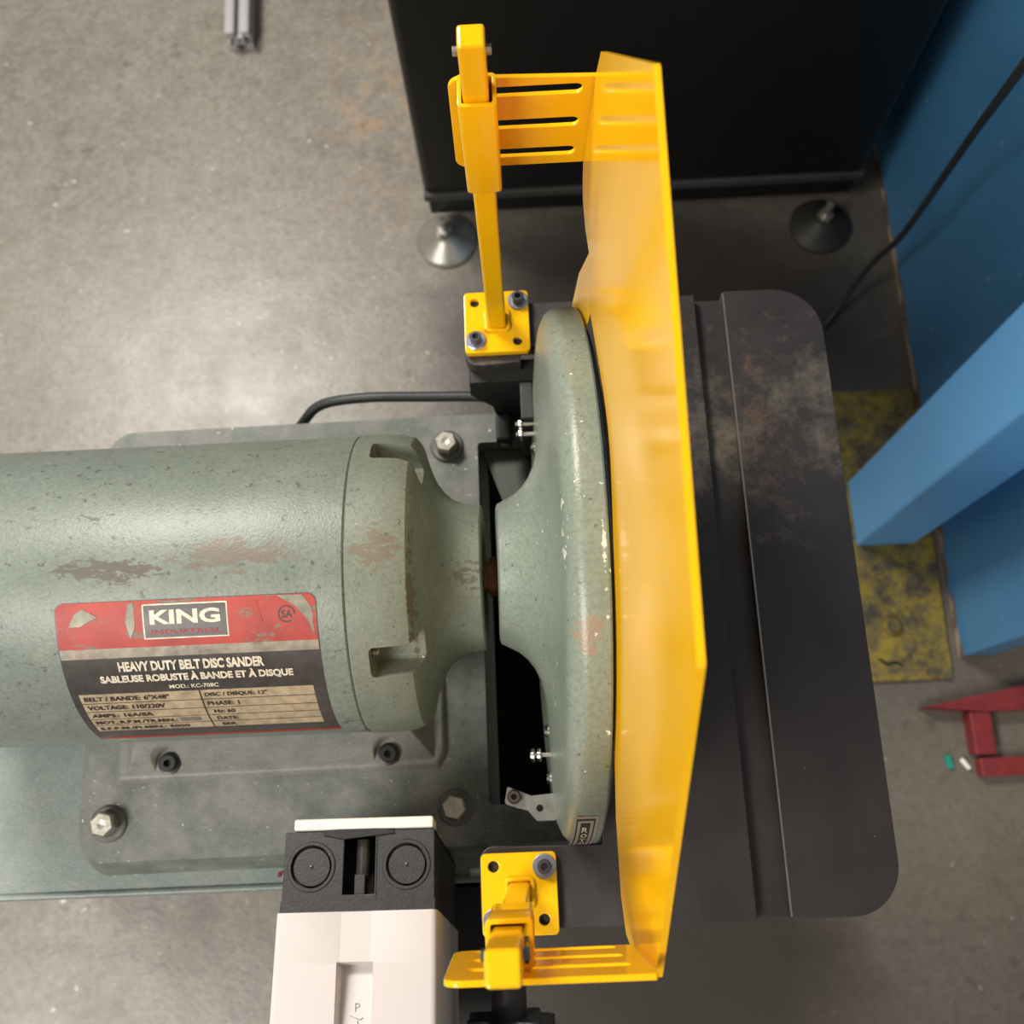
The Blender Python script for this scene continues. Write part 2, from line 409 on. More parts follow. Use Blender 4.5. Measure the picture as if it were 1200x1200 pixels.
# aluminium profile lying on the floor
def tslot(c, s=.04):
    h = s/2; g = .0042; d = .006; q = []
    quad = [(g, h), (g, h-.003), (.0085, h-.0045), (.0085, h-.009), (.006, h-.0125)]
    side = [(-x, y) for x, y in quad]; side = side + quad[::-1]
    out = []
    for k in range(4):
        a = -k*PI/2
        out += [(c[0]+x*math.cos(a)-y*math.sin(a), c[1]+x*math.sin(a)+y*math.cos(a)) for x, y in side]
        out.append((c[0]+h*math.cos(a+PI/4)*1.414*1.0, c[1]+h*math.sin(a+PI/4)*1.414)) 
    return out
al = sheet(tslot((0, 0)), [circ(0, 0, .0035, 12)], .9, Matrix.Translation((-.452, 1.10+.45, -FZ+.0208)) @ Matrix.Rotation(.02, 4, 'Z') @ Matrix.Rotation(PI/2, 4, 'X'))
o = link(al, 'aluminium_profile', 'alu', bev=.0006); o['label'] = 'silver slotted aluminium profile lying on the concrete floor'; o['category'] = 'metal profile'

# low red frame, litter and cables on the floor
t = thing('red_frame', (.60, -.05, -FZ), 'low red steel frame corner on the floor beside the blue post', 'frame')
link(hplate([(.513, -.036), (.80, .012), (.80, -.045), (.590, -.045)], [], -FZ, -FZ+.03), 'crossbar', 'red', t, bev=.002)
link(box(.572, .60, -.100, -.044, -FZ, -FZ+.026), 'side_bar', 'red', t, bev=.002)
link(box(.578, .80, -.128, -.104, -FZ, -FZ+.02), 'end_bar', 'red', t, bev=.002)
o = link(box(-.004, .004, -.009, .009, 0, .006), 'plastic_scrap', 'teal', bev=.001); o.location = P(1111, 893, -FZ); o.rotation_euler[2] = .15
o['label'] = 'tiny teal plastic scrap on the floor'; o['category'] = 'litter'
o = link(lathe([(0, 0), (0, .003), (.004, .0034), (.014, .0034), (.016, .0025), (.016, 0)], (0, -.008, .0034), (0, 1, 0), 12), 'cigarette_filter', 'paper', smooth=40); o.location = P(1130, 895, -FZ); o.rotation_euler[2] = .6
o['label'] = 'small white cylindrical scrap near the red frame'; o['category'] = 'litter'
cab = [P(1250, 10, .10), P(1140, 158, -.25), P(1060, 272, -.52), P(1020, 311, -.64), P(975, 370, -.735), P(930, 430, -.745), P(900, 520, -.745)]
o = link(tube(cab, .0042), 'hanging_cable', 'cord', smooth=80); o['label'] = 'thin black cable hanging down past the blue partition'; o['category'] = 'cable'

# ------------------------------------------------------------------ machine stand
t = thing('machine_stand', (-.27, 0, -FZ), 'green sheet steel stand carrying the sander base', 'stand')
link(hplate(rpoly([(-.62, -.186, .01), (.045, -.181, .01), (.045, .150, .01), (-.62, .160, .01)]), [[(-.030, -.158), (.042, -.158), (.042, .135), (-.030, .135)]], -.131, -.127, .0008), 'top_plate', 'stand', t, smooth=30)
link(box(-.62, .045, -.1868, -.1815, -.150, -.1245), 'front_lip', 'stand', t, bev=.003, seg=3)
link(box(-.60, .035, -.176, -.170, -FZ, -.131), 'front_panel', 'stand', t)
link(box(-.60, .035, .140, .146, -FZ, -.131), 'back_panel', 'stand', t)
link(box(.035, .040, -.176, .146, -FZ, -.131), 'end_panel', 'stand', t)
link(box(-.605, -.60, -.176, .146, -FZ, -.131), 'end_panel', 'stand', t)

# ------------------------------------------------------------------ disc sander
S = thing('disc_sander', (-.10, 0, -.127), 'worn green belt and disc sander with a cylindrical motor', 'sander')
AY, AZ = .005, .012
# base casting with a bay cut for the disc guard
outer = [(-.327, -.162, .02), (.030, -.160, .01), (.030, -.134, .004), (-.0366, -.134, .004), (-.0366, .137, .003), (.020, .137, .004), (.030, .1610, .01), (-.327, .159, .02)]
bs = hplate(rpoly(outer), [], -.127, -.100)
for v in bs.vertices:      # flared skirt
    if v.co.z < -.12 and abs(v.co.y) > .14: v.co.y += .010*math.copysign(1, v.co.y)
    if v.co.z < -.12 and v.co.x < -.30: v.co.x -= .006
base = link(bs, 'base_casting', 'base', S, bev=.0022, seg=3)
for i, (bx, by) in enumerate(((-.0605, .135), (-.0605, -.1345), (-.306, -.136), (-.306, .126))):
    wa = link(lathe([(0, .004), (0, .0128), (.0016, .0128), (.0024, .0115), (.0024, .004)], (bx, by, -.100), n=32), 'hex_bolt', 'greycast', S, smooth=30)
    link(lathe([(0, 0), (0, .0092), (.0085, .0092), (.0105, .0078), (.0105, .0035), (.0102, 0)], (bx, by, -.0976), n=6 if i != 1 else 6), 'bolt_head', 'zinc', wa)
# motor foot with sloped web
mf = bmesh.new()
def prism(bm, top, bot):
    a = [bm.verts.new(p) for p in top]; b = [bm.verts.new(p) for p in bot]; n = len(top)
    bm.faces.new(a); bm.faces.new(b[::-1])
    for i in range(n): bm.faces.new((a[i], b[i], b[(i+1) % n], a[(i+1) % n]))
prism(mf, [(-.298, -.106, -.094), (-.072, -.104, -.094), (-.068, -.095, -.094), (-.068, .100, -.094), (-.298, .100, -.094)],
          [(-.303, -.110, -.0995), (-.071, -.108, -.0995), (-.066, -.099, -.0995), (-.066, .104, -.0995), (-.303, .104, -.0995)])
link(tomesh(mf), 'motor_foot', 'foot', S, bev=.0015)
mf = bmesh.new()
prism(mf, [(-.262, -.060, -.045), (-.105, -.060, -.045), (-.105, .060, -.045), (-.262, .060, -.045)],
          [(-.293, -.103, -.0938), (-.074, -.101, -.0938), (-.074, .095, -.0938), (-.293, .095, -.0938)])
fw = link(tomesh(mf), 'motor_saddle', 'foot', S, bev=.0012, seg=2)
for bx in (-.262, -.106):      # bolt pockets in the saddle
    u = [(bx+.0105*math.cos(PI*i/16), -.0955+.0105*math.sin(PI*i/16)) for i in range(17)] + [(bx-.0112, -.125), (bx+.0112, -.125)]
    carve(fw, hplate(u, [], -.0925, -.03))
    pk = link(join(lathe([(0, 0), (0, .0078), (.0012, .0078), (.0016, .0070), (.0016, 0)], (bx, -.0965, -.0926), n=36)), 'foot_bolt', 'dark_screw', fw, smooth=30)
    link(lathe([(0, .0022), (0, .006), (.004, .006), (.0045, .0054), (.0045, .0026), (.001, .0022)], (bx, -.0965, -.0912), n=24), 'bolt_head', 'dark_screw', pk, smooth=30)
# motor body and end bell
link(lathe([(-.42, 0), (-.42, .090), (-.415, .0925), (-.1025, .0925), (-.1015, .0915), (-.1015, 0)], (0, AY, AZ), (1, 0, 0), 128), 'motor_body', 'motor', S, smooth=30)
bell = [(-.1012, 0), (-.1012, .0922), (-.1002, .0932), (-.085, .0932), (-.074, .0922), (-.068, .0900), (-.0650, .0860), (-.0632, .0790), (-.0600, .0690), (-.0565, .0610), (-.0520, .0545), (-.0460, .0495), (-.0400, .0472), (-.0330, .0462), (-.0300, .0458), (-.0290, .0445), (-.0290, .0)]
bo = link(lathe(bell, (0, AY, AZ), (1, 0, 0), 128), 'end_bell', 'bell', S)
for ang in (44, -41, 135, -135):
    a = math.radians(ang)
    bm = bmesh.new(); bm_box(bm, -.0905, -.050, -.0098, .0098, .073, .12)
    bmesh.ops.bevel(bm, geom=[e for e in bm.edges], offset=.003, segments=3, affect='EDGES', profile=.5)
    bmesh.ops.rotate(bm, verts=bm.verts, cent=(0, 0, 0), matrix=Matrix.Rotation(-a, 3, 'X'))
    bmesh.ops.translate(bm, verts=bm.verts, vec=(0, AY, AZ))
    cutter = bpy.data.objects.new('cut', tomesh(bm)); COL.objects.link(cutter)
    cutter.location = -wloc(S)*0
    md = bo.modifiers.new('b', 'BOOLEAN'); md.operation = 'DIFFERENCE'; md.solver = 'EXACT'; md.object = cutter
    bpy.context.view_layer.update()
    dg = bpy.context.evaluated_depsgraph_get(); dg.update()
    me = bpy.data.meshes.new_from_object(bo.evaluated_get(dg)); bo.modifiers.clear(); bo.data = me
    bpy.data.objects.remove(cutter)
bo.data.name = 'end_bell'
for p in bo.data.polygons: p.use_smooth = True
bo.data.set_sharp_from_angle(angle=math.radians(28))
for ang in (44, -41):
    a = math.radians(ang)
    link(lathe(cylr(.0028, .004, .0006), (-.0905, AY+.081*math.sin(a), AZ+.081*math.cos(a)), (1, 0, 0), 16), 'bell_screw', 'zinc', S, smooth=30)
# shaft between the bell and the disc guard
link(lathe([(-.03, 0), (-.03, .010), (-.026, .010), (-.026, .0125), (-.021, .0125), (-.021, .010), (-.015, .010), (-.015, 0)], (0, AY, AZ), (1, 0, 0), 32), 'drive_shaft', 'shaft', S, smooth=30)
# disc guard (drum)
tilt = .045; dax = Vector((1, 0, -tilt)).normalized()
drum = [(-.0205, 0), (-.0205, .0405), (-.0195, .0432), (-.0150, .0455), (-.0090, .0488), (-.0040, .0530), (.0005, .0590), (.0042, .0670), (.0065, .0760), (.0080, .0870), (.0088, .1000), (.0090, .135),
        (.0092, .1440), (.0100, .1510), (.0122, .1565), (.0155, .1596), (.0190, .1606), (.0290, .1606), (.0300, .1600), (.0300, .1575), (.0180, .1575), (.0125, .1500), (.0115, .06), (.0115, 0)]
DO = (0, .004, .024)
link(lathe(drum, DO, dax, 160), 'disc_guard', 'drum', S, smooth=28)
sd = link(lathe([(.0255, 0), (.0255, .1525), (.0325, .1525), (.0325, 0)], DO, dax, 128), 'sanding_disc', 'greycast', S, smooth=30, label='steel disc plate')
link(lathe([(.0325, 0), (.0325, .1518), (.0337, .1518), (.0337, 0)], DO, dax, 128), 'abrasive_sheet', 'disc', sd, smooth=30)
link(hplate([(-.0335, .136), (-.006, .136), (.014, .112), (.018, .060), (-.012, .074)], [], -.126, -.1175), 'chute_plate', 'chute', S, bev=.001)
# screws through the back of the guard
for (y, z, two) in ((.137, -.02, 0), (.1195, -.02, 1), (.1010, -.02, 0), (-.0900, -.02, 0), (-.1045, -.02, 1), (-.1190, -.02, 0)):
    xb = .0095-tilt*z
    if two:
        s_ = link(lathe(cylr(.0016, .017), (xb-.016, y, z), (1, 0, 0), 12), 'guard_screw', 'zinc', S, smooth=30)
        for k in (.0135, .0095) if y < 0 else (.012,):
            link(lathe([(0, .0017), (0, .0040), (.0016, .0044), (.0024, .0040), (.0024, .0017)], (xb-k-.002, y, z), (1, 0, 0), 20), 'screw_nut', 'chrome', s_, smooth=40)
        if y > 0:
            s2 = link(lathe(cylr(.0016, .017), (xb-.016, y-.0075, z), (1, 0, 0), 12), 'guard_screw', 'zinc', S, smooth=30)
            link(lathe([(0, .0017), (0, .0040), (.0016, .0044), (.0024, .0040), (.0024, .0017)], (xb-.014, y-.0075, z), (1, 0, 0), 20), 'screw_nut', 'chrome', s2, smooth=40)
    else:
        link(lathe([(0, .0), (0, .003), (.002, .0042), (.004, .0038), (.0055, 0)][::-1], (xb-.0062, y, z), (1, 0, 0), 20), 'guard_screw', 'chrome', S, smooth=40)
# small pointer bracket at the lower side of the guard
pb = link(hplate(rpoly([(.0090, -.1440, .002), (-.0030, -.1440, .002), (-.0085, -.1375, .001), (-.0145, -.1360, .001), (-.0225, -.1330, .002), (-.0205, -.1230, .001), (-.0120, -.1265, .001), (-.0060, -.1290, .001), (.0090, -.1280, .001)]), [circ(-.0010, -.1365, .0022, 16)], -.012, -.008), 'pointer_bracket', 'greycast', S, bev=.0005)
link(lathe([(0, 0), (0, .0044), (.004, .0042), (.006, .0034), (.006, .0018), (.002, .0018), (.002, 0)], (-.0165, -.1292, -.008), n=24), 'collar_screw', 'brown_steel', pb, smooth=30)

# worktable
WT = [(.209, -.2045, .030), (.209, .2015, .034), (-.0385, .2015, .008), (-.0385, .1560, .012), (.0000, .1580, 0), (.0000, .1700, .003), (.0355, .1700, .003), (.0355, -.1590, .003), (.0, -.1590, .002), (-.0385, -.1555, .009), (-.0385, -.2045, .008)]
def clipx(a, b):   # the table halves left and right of the mitre slot
    return rpoly(a), b
left = rpoly([(.1228, -.2045, 0), (.1228, .2020, 0), (-.0385, .2020, .008), (-.0385, .1560, .010), (.0000, .1575, 0), (.0000, .1690, .002), (.0355, .1690, .002), (.0355, -.1585, .002), (-.0200, -.1575, 0), (-.0385, -.1565, .009), (-.0385, -.2045, .008)])
right = rpoly([(.209, -.2045, .030), (.209, .2035, .034), (.1428, .2035, 0), (.1428, -.2045, 0)], 12)
tb = link(hplate(left, [], -.014, 0, .0006), 'worktable', 'iron', S, smooth=30)
link(hplate(right, [], -.014, 0, .0006), 'table_wing', 'iron', tb, smooth=30)
link(box(.1424, .1434, -.2030, .2020, -.0010, .00025), 'worn_edge', 'ground_edge', tb, label='bright worn edge of the mitre slot')
link(box(.1226, .1430, -.2035, .2010, -.024, -.0085), 'mitre_slot', 'iron', tb)
link(box(.03, .19, -.15, .15, -.035, -.0245), 'table_rib', 'black_cast', tb)
# trunnions below the table ears
def xz(outer, y0, y1, holes=[]):   # outline in (x, z), extruded along y
    return sheet(outer, holes, y1-y0, frame((0, (y0+y1)/2, 0), (1, 0, 0), (0, 0, 1)))
trp = rpoly([(-.0365, -.0145, .002), (.030, -.0145, .002), (.030, -.085, .004), (.0, -.0985, .004), (-.018, -.0985, .006), (-.022, -.060, .01), (-.037, -.036, .004)])
for y0, y1 in ((.150, .166), (-.190, -.170)):
    tr = link(xz(trp, y0, y1), 'trunnion', 'black_cast', S, bev=.002, label='black cast trunnion')
link(box(-.0015, .0075, .122, .1490, -.092, -.0145), 'support_bracket', 'chute_dark', S, bev=.001)
link(box(-.021, -.009, .128, .1495, -.092, -.072), 'locking_block', 'black_cast', S, bev=.002)
link(lathe(cylr(.0035, .005), (-.015, .1265, -.080), (0, 1, 0), 6), 'block_screw', 'capscrew', S)
# tilt lock: sleeve and star knob pointing to the front
kn = link(lathe([(0, 0), (0, .0112), (.076, .0112), (.078, .0095), (.078, 0)], (-.0262, -.190, -.060), (0, -1, 0), 40), 'tilt_lock_sleeve', 'black_plastic', S, smooth=30)
star = []
for i in range(84):
    a = 2*PI*i/84; star.append((( .0245+.0040*math.cos(7*a))*math.cos(a), (.0245+.0040*math.cos(7*a))*math.sin(a)))
sk = sheet(star, [], .022, frame((-.0262, -.272, -.060), (1, 0, 0), (0, 0, 1)))
link(sk, 'star_knob', 'black_plastic', kn, bev=.002, smooth=40)
link(lathe(cylr(.003, .016), (-.048, -.1755, -.055), (1, 0, 0), 12), 'adjusting_screw', 'greycast', S, smooth=30)

# identity label on the motor
RL = .0925
def on_cyl(x, th, off): a = math.radians(th); return Vector((x, AY+(RL+off)*math.sin(a), AZ+(RL+off)*math.cos(a)))
def cpatch(x0, x1, t0, t1, off, corner=0, thick=0, nx=24, jag=0):
    bm = bmesh.new(); rows = []; n = max(3, int(abs(t1-t0)/1.2))
    ths = [t0+(t1-t0)*i/n for i in range(n+1)]
    if corner: ths = sorted(set(ths+[t0-(corner/RL)*57.3*f for f in (.04, .1, .2, .35, .5, .75)]), reverse=True)
    for th in ths:
        ins = 0
        if corner:
            d = abs(th-t0)/57.3*RL
            if d < corner: ins = corner-math.sqrt(max(0, corner**2-(corner-d)**2))
        jx = jag*(random.random()-.5)
        rows.append([bm.verts.new(on_cyl(x0+ins+(x1-x0-2*ins)*i/nx+(jx if i == nx else 0), th, off)) for i in range(nx+1)])
    for A, B in zip(rows, rows[1:]):
        for i in range(nx): bm.faces.new((A[i], B[i], B[i+1], A[i+1]))
    me = tomesh(bm); return me
def ctext(s, xa, xb, tc, ht, bold=.012, off=.00075, shear=0):
    me = text2d(s, xb-xa, ht, bold, shear)
    for v in me.vertices: v.co = on_cyl((xa+xb)/2+v.co.x, tc+math.degrees(v.co.y/RL), off)
    return me
LB = link(cpatch(-.2595, -.1165, -14.8, -80.6, .0002, corner=.005), 'name_plate', 'lab_black', S, smooth=60, label='red and black printed name plate on the motor')
def lp(me, name, mat): return link(me, name, mat, LB, smooth=60)
lp(cpatch(-.2590, -.1170, -15.0, -31.0, .00030, corner=.0048), 'red_band', 'lab_red')
lp(cpatch(-.2590, -.1170, -31.0, -34.6, .00031), 'grey_band', 'lab_grey')
lp(cpatch(-.2585, -.1160, -77.6, -79.8, .00031), 'red_stripe', 'lab_red')
lp(cpatch(-.2115, -.1650, -16.3, -28.3, .00040, corner=.001), 'logo_border', 'ink_white')
lp(cpatch(-.2107, -.1658, -16.8, -27.8, .00050, corner=.0008), 'logo_field', 'lab_black')
lp(ctext('KING', -.2075, -.1690, -20.8, .0080, .035), 'lettering', 'ink_white')
lp(ctext('INDUSTRIAL', -.2075, -.1690, -25.9, .0024, .02), 'lettering', 'ink_red')
# certification mark on the red band
bm = bmesh.new()
for (r0, r1) in ((.0040, .0047),):
    a = [bm.verts.new(on_cyl(-.1330+r0*math.cos(2*PI*i/32), -21.6+math.degrees(r0*math.sin(2*PI*i/32)/RL), .0005)) for i in range(28)]
    b = [bm.verts.new(on_cyl(-.1330+r1*math.cos(2*PI*i/32), -21.6+math.degrees(r1*math.sin(2*PI*i/32)/RL), .0005)) for i in range(28)]
    for i in range(27): bm.faces.new((a[i], a[i+1], b[i+1], b[i]))
lp(tomesh(bm), 'certification_ring', 'ink_black')
lp(ctext('SA', -.1358, -.1300, -21.6, .0042, .02, .0005), 'lettering', 'ink_black')
lp(ctext('HEAVY DUTY BELT DISC SANDER', -.2285, -.1480, -37.9, .0062, .045), 'lettering', 'ink_white')
lp(ctext('SABLEUSE ROBUSTE À BANDE ET À DÎSQUE'.replace('Î', 'I'), -.2400, -.1330, -42.6, .0066, .045), 'lettering', 'ink_white')
lp(ctext('MOD.: KC-708C', -.2030, -.1755, -46.7, .0028, .025), 'lettering', 'ink_white')
lp(cpatch(-.2550, -.1235, -49.0, -71.0, .00040), 'data_table', 'lab_cream')
for k in range(1, 5): lp(cpatch(-.2550, -.1235, -49-4.4*k+.12, -49-4.4*k-.12, .0006), 'table_rule', 'ink_black')
lp(cpatch(-.1876, -.1869, -49.0, -71.0, .0006, nx=2), 'table_rule', 'ink_black')
for k, (a, xa, xb, b, xc, xd) in enumerate((('BELT / BANDE: 6"X48"', -.2530, -.2050, 'DISC / DISQUE: 12"', -.1850, -.1500), ('VOLTAGE: 110/220V', -.2530, -.2090, 'PHASE: 1', -.1850, -.1670),
        ('AMPS.: 16A/8A', -.2530, -.2180, 'Hz: 60', -.1830, -.1710), ('MOT. R.P.M./TR.MIN.:', -.2530, -.2060, 'DATE:', -.1830, -.1710), ('S.F.P.M./PI.MIN.: 5000', -.2530, -.2010, 'SER.', -.1820, -.1730))):
    lp(ctext(a, xa, xb, -51.2-4.4*k, .0034, .022), 'lettering', 'ink_black')
    lp(ctext(b, xc, xd, -51.2-4.4*k, .0034, .022), 'lettering', 'ink_black')
lp(cpatch(-.2045, -.1925, -63.2, -65.6, .00062, nx=6), 'smudge', 'bare')
# scratched, lifted patches of the plate
for pts, mt in (([(-.249, -19), (-.244, -17), (-.236, -20), (-.240, -21), (-.246, -23), (-.252, -23)], 'bare'), ([(-.219, -16), (-.216, -15.6), (-.216, -24), (-.219, -28), (-.221, -22)], 'bare'),
                ([(-.138, -15.2), (-.124, -15.3), (-.119, -20), (-.1185, -30), (-.1215, -24), (-.128, -19)], 'bare'), ([(-.205, -15.2), (-.190, -15.4), (-.196, -16.4)], 'bare'), ([(-.155, -17), (-.149, -16.5), (-.146, -24), (-.152, -21)], 'lab_red')):
    bm = bmesh.new(); bm.faces.new([bm.verts.new(on_cyl(x, th, .0006)) for x, th in pts]); bmesh.ops.triangulate(bm, faces=bm.faces)
    lp(tomesh(bm), 'scuff', mt)
# sticker on the rim of the disc guard
d2 = Vector((tilt, 0, 1)).normalized()
def on_rim(a_, th, off): t_ = math.radians(th); return Vector(DO)+dax*a_+(d2*math.cos(t_)+Vector((0, 1, 0))*math.sin(t_))*(.1606+off)
def rpatch(a0, a1, t0, t1, off):
    bm = bmesh.new(); n = 10
    rows = [[bm.verts.new(on_rim(a, t0+(t1-t0)*i/n, off)) for a in (a0, (a0+a1)/2, a1)] for i in range(n+1)]
    for A, B in zip(rows, rows[1:]):
        for i in range(2): bm.faces.new((A[i], B[i], B[i+1], A[i+1]))
    return tomesh(bm)
ST = link(rpatch(.0135, .0262, -64, -90, .0003), 'rim_sticker', 'stick', S, label='small silver and black sticker')
link(rpatch(.0148, .0246, -65, -90, .0004), 'sticker_border', 'ink_black', ST)
link(rpatch(.0156, .0238, -65.7, -90, .0005), 'sticker_field', 'stick', ST)
link(rpatch(.0172, .0222, -66.7, -89, .0006), 'sticker_panel', 'ink_black', ST)
for k, ch in enumerate('ROTO'):
    me = text2d(ch, .0032, .0074, .02)
    for v in me.vertices: v.co = on_rim(.0197+v.co.x, -70.0-3.6*k+math.degrees(v.co.y/.16), .0008)
    link(me, 'lettering', 'ink_white', ST)

# power cord that runs behind the base
o = link(tube([P(340, 520, -.20), P(356, 494, -.150), P(378, 474, -.135), P(430, 466, -.125), P(500, 465, -.12), P(560, 465, -.115), P(600, 470, -.112)], .0042), 'power_cord', 'cord', smooth=80)
o['label'] = 'black rubber power cord curving behind the sander base'; o['category'] = 'cord'

# ------------------------------------------------------------------ yellow safety shield
G = thing('safety_shield', (-.0150, 0, 0), 'glossy yellow sheet steel safety shield on two square posts over the disc', 'guard')
XC = -.0150
for sgn, yc, screws, holes_ in ((1, .1865, [(.0, .2010), (-.0300, .1720)], [(-.0300, .2010), (-.0012, .1710)]), (-1, -.1835, [(.0, -.1690), (-.0300, -.1980)], [(-.0300, -.1685), (-.0012, -.1985)])):
    pl = hplate(rpoly([(-.0375, yc-.0235, .003), (.0072, yc-.0235, .003), (.0072, yc+.0225, .003), (-.0375, yc+.0225, .003)]), [circ(x, y, .0032, 20) for x, y in screws+holes_], 0.0002, .006, .0006)
    pq = link(pl, 'base_plate', 'yellow', G, smooth=30)
    for x, y in screws: socket_screw(G, x, y, .006)
    for x, y in holes_: link(lathe(cylr(.0031, .002), (x, y, .0004), n=20), 'bolt_hole', 'dark', pq)
    link(box(XC-.0062, XC+.0062, yc-.0062, yc+.0062, .006, .2725), 'post', 'yellow', G, bev=.0016, seg=3)
    # weld bead around the post foot
    wb = [(XC+x*.0072, yc+y*.0072, .0068) for x, y in ((-1, -1), (0, -1.03), (1, -1), (1.03, 0), (1, 1), (0, 1.03), (-1, 1), (-1.03, 0), (-1, -1))]
    link(tube(wb, .0016, 8, 4), 'weld_bead', 'yellow', G, smooth=80)
    # sleeve: a real square tube
    rr = lambda h, r: rpoly([(XC+.0004-h, yc-h, r), (XC+.0004+h, yc-h, r), (XC+.0004+h, yc+h, r), (XC+.0004-h, yc+h, r)], 4)
    z0 = .170 if sgn > 0 else .157
    link(hplate(rr(.0092, .002), [rr(.0072, .001)], z0, .238 if sgn > 0 else .216, .0004), 'sleeve', 'yellow', G, smooth=30)
    # cross bolt through the post
    zb = .266 if sgn > 0 else .252; yb = yc+.001
    cb = link(lathe([(0, 0), (0, .0021), (.0026, .0021), (.0026, 0)], (XC-.0062-.0026, yb, zb-.004), (1, 0, 0), 12), 'cross_bolt', 'capscrew' if sgn < 0 else 'zinc', G, smooth=30)
    link(lathe([(0, 0), (0, .0023), (.0024, .0023), (.0024, 0)], (XC+.0062, yb, zb-.004), (1, 0, 0), 6), 'nut', 'capscrew' if sgn < 0 else 'zinc', cb)
    # slotted bracket
    yb0 = yc+.0095 if sgn > 0 else yc-.0095-.0025
    xl, xr = (-.0285, .0420) if sgn > 0 else (-.0400, .0375)
    zt, zbm = (.2345, .1660) if sgn > 0 else (.2315, .1570)
    if sgn > 0: outl = rpoly([(xl-.001, zbm, .007), (xr-.002, zbm, 0), (xr+.002, zt-.0035, .001), (xl, zt, .007)])
    else: outl = rpoly([(xl-.001, zbm, .007), (xr-.001, zbm, 0), (xr+.002, zt, .001), (xl+.001, zt, .007)])
    hz = (.2235, .1995, .1765) if sgn > 0 else (.2085, .1855, .1625)
    hs = [slot(xl+.008, xr-.006-.0012*k, z, .0068) for k, z in enumerate(hz)]
    link(sheet(outl, hs, .0024, frame((0, yb0+.0012, 0), (1, 0, 0), (0, 0, 1)), .0004), 'slotted_bracket', 'yellow', G, smooth=30)
# the shield panel: one sheet, seen from its inner side
TP = [(.1950, .2340), (.1910, .2530), (.0985, .3530), (-.0955, .3360), (-.1980, .2105)]
BP = [(-.1980, .1500), (-.1927, .1283), (-.1769, .1187), (-.1419, .1188), (-.1061, .1323), (-.0792, .1480), (-.0600, .1595), (-.0420, .1690), (-.0240, .1770), (-.0050, .1835), (.0120, .1880), (.0240, .1895), (.0340, .1885), (.0450, .1855), (.0560, .1815), (.0766, .1715), (.0951, .1620),
      (.1159, .1520), (.1387, .1660), (.1600, .1575), (.1793, .1551), (.1900, .1620), (.1950, .1665)]
outl = rpoly([(y, z, .004 if i in (1, 2, 3) else .002) for i, (y, z) in enumerate(TP)] + [(y, z, 0) for y, z in BP])
bm = bmesh.new()
def shx(y, z): return .0400+.05*(z-.2)
vs = [bm.verts.new((shx(y, z), y, z)) for y, z in outl]
f = bm.faces.new(vs)
r = bmesh.ops.extrude_face_region(bm, geom=[f])
for v in r['geom']:
    if isinstance(v, bmesh.types.BMVert): v.co.x += .0026
bmesh.ops.triangulate(bm, faces=[x for x in bm.faces if len(x.verts) > 4])
link(tomesh(bm), 'shield_panel', 'yellow', G, bev=.0006, label='long angular sheet panel of the yellow shield')
# small bent tab under the lower edge
bm = bmesh.new()
tv = [bm.verts.new((shx(y, z)+.0022-dx, y, z)) for y, z, dx in ((.1160, .1650, 0), (.1150, .1500, .0012), (.1144, .1220, .0022), (.1500, .0870, .0032), (.1535, .0880, .0032), (.1542, .1222, .0022), (.1430, .1640, .0008), (.1420, .1750, 0))]
f = bm.faces.new(tv); r = bmesh.ops.extrude_face_region(bm, geom=[f])
for v in r['geom']:
    if isinstance(v, bmesh.types.BMVert): v.co.x -= .0008
link(tomesh(bm), 'bent_tab', 'yellow', G, bev=.0003)

# ------------------------------------------------------------------ switch box in front of the sander
B = thing('switch_box', (-.105, -.20, -.118), 'white and black electrical switch box with two round knockouts', 'switch box')
ta = math.radians(11.5)
bw = Vector((0, math.cos(ta), -math.sin(ta)))          # towards the machine
bu = Vector((0, math.sin(ta), math.cos(ta)))           # up along the box
bx_ = Vector((1, -.012, 0)).normalized()
BO = Vector((-.1065, -.1445, .020))                    # centre of the top back edge of the black body
BMX = Matrix((bx_, -bw, bu)).transposed().to_4x4(); BMX.translation = BO
def bx(me): me.transform(BMX); return me
def bbox(x0, x1, y0, y1, z0, z1): return bx(box(x0, x1, y0, y1, z0, z1))
# local: x right, y away from the machine, z up (0 = top)
W_ = .0435
top_holes = [circ(-.0275, .0195, .0118, 36), circ(.0275, .0195, .0118, 36), rpoly([(-.0090, .003, 0), (.0095, .003, 0), (.0095, .0350, 0), (-.0090, .0350, 0)])]
link(bx(sheet(rpoly([(-W_, 0, .001), (W_, 0, .001), (W_, .0420, .001), (-W_, .0420, .001)]), top_holes, .003, Matrix.Translation((0, 0, -.0015)), .0004)), 'body_top', 'black_plastic', B, smooth=30)
body = join(box(-W_, W_, .0405, .0420, -.140, -.003), box(-W_, -W_+.002, 0, .0405, -.140, -.003), box(W_-.002, W_, 0, .0405, -.140, -.003), box(-W_, W_, 0, .0015, -.140, -.003), box(-W_, W_, 0, .0420, -.142, -.140), box(-W_, W_, 0, .0420, -.03, -.028))
link(bx(body), 'body', 'black_plastic', B)
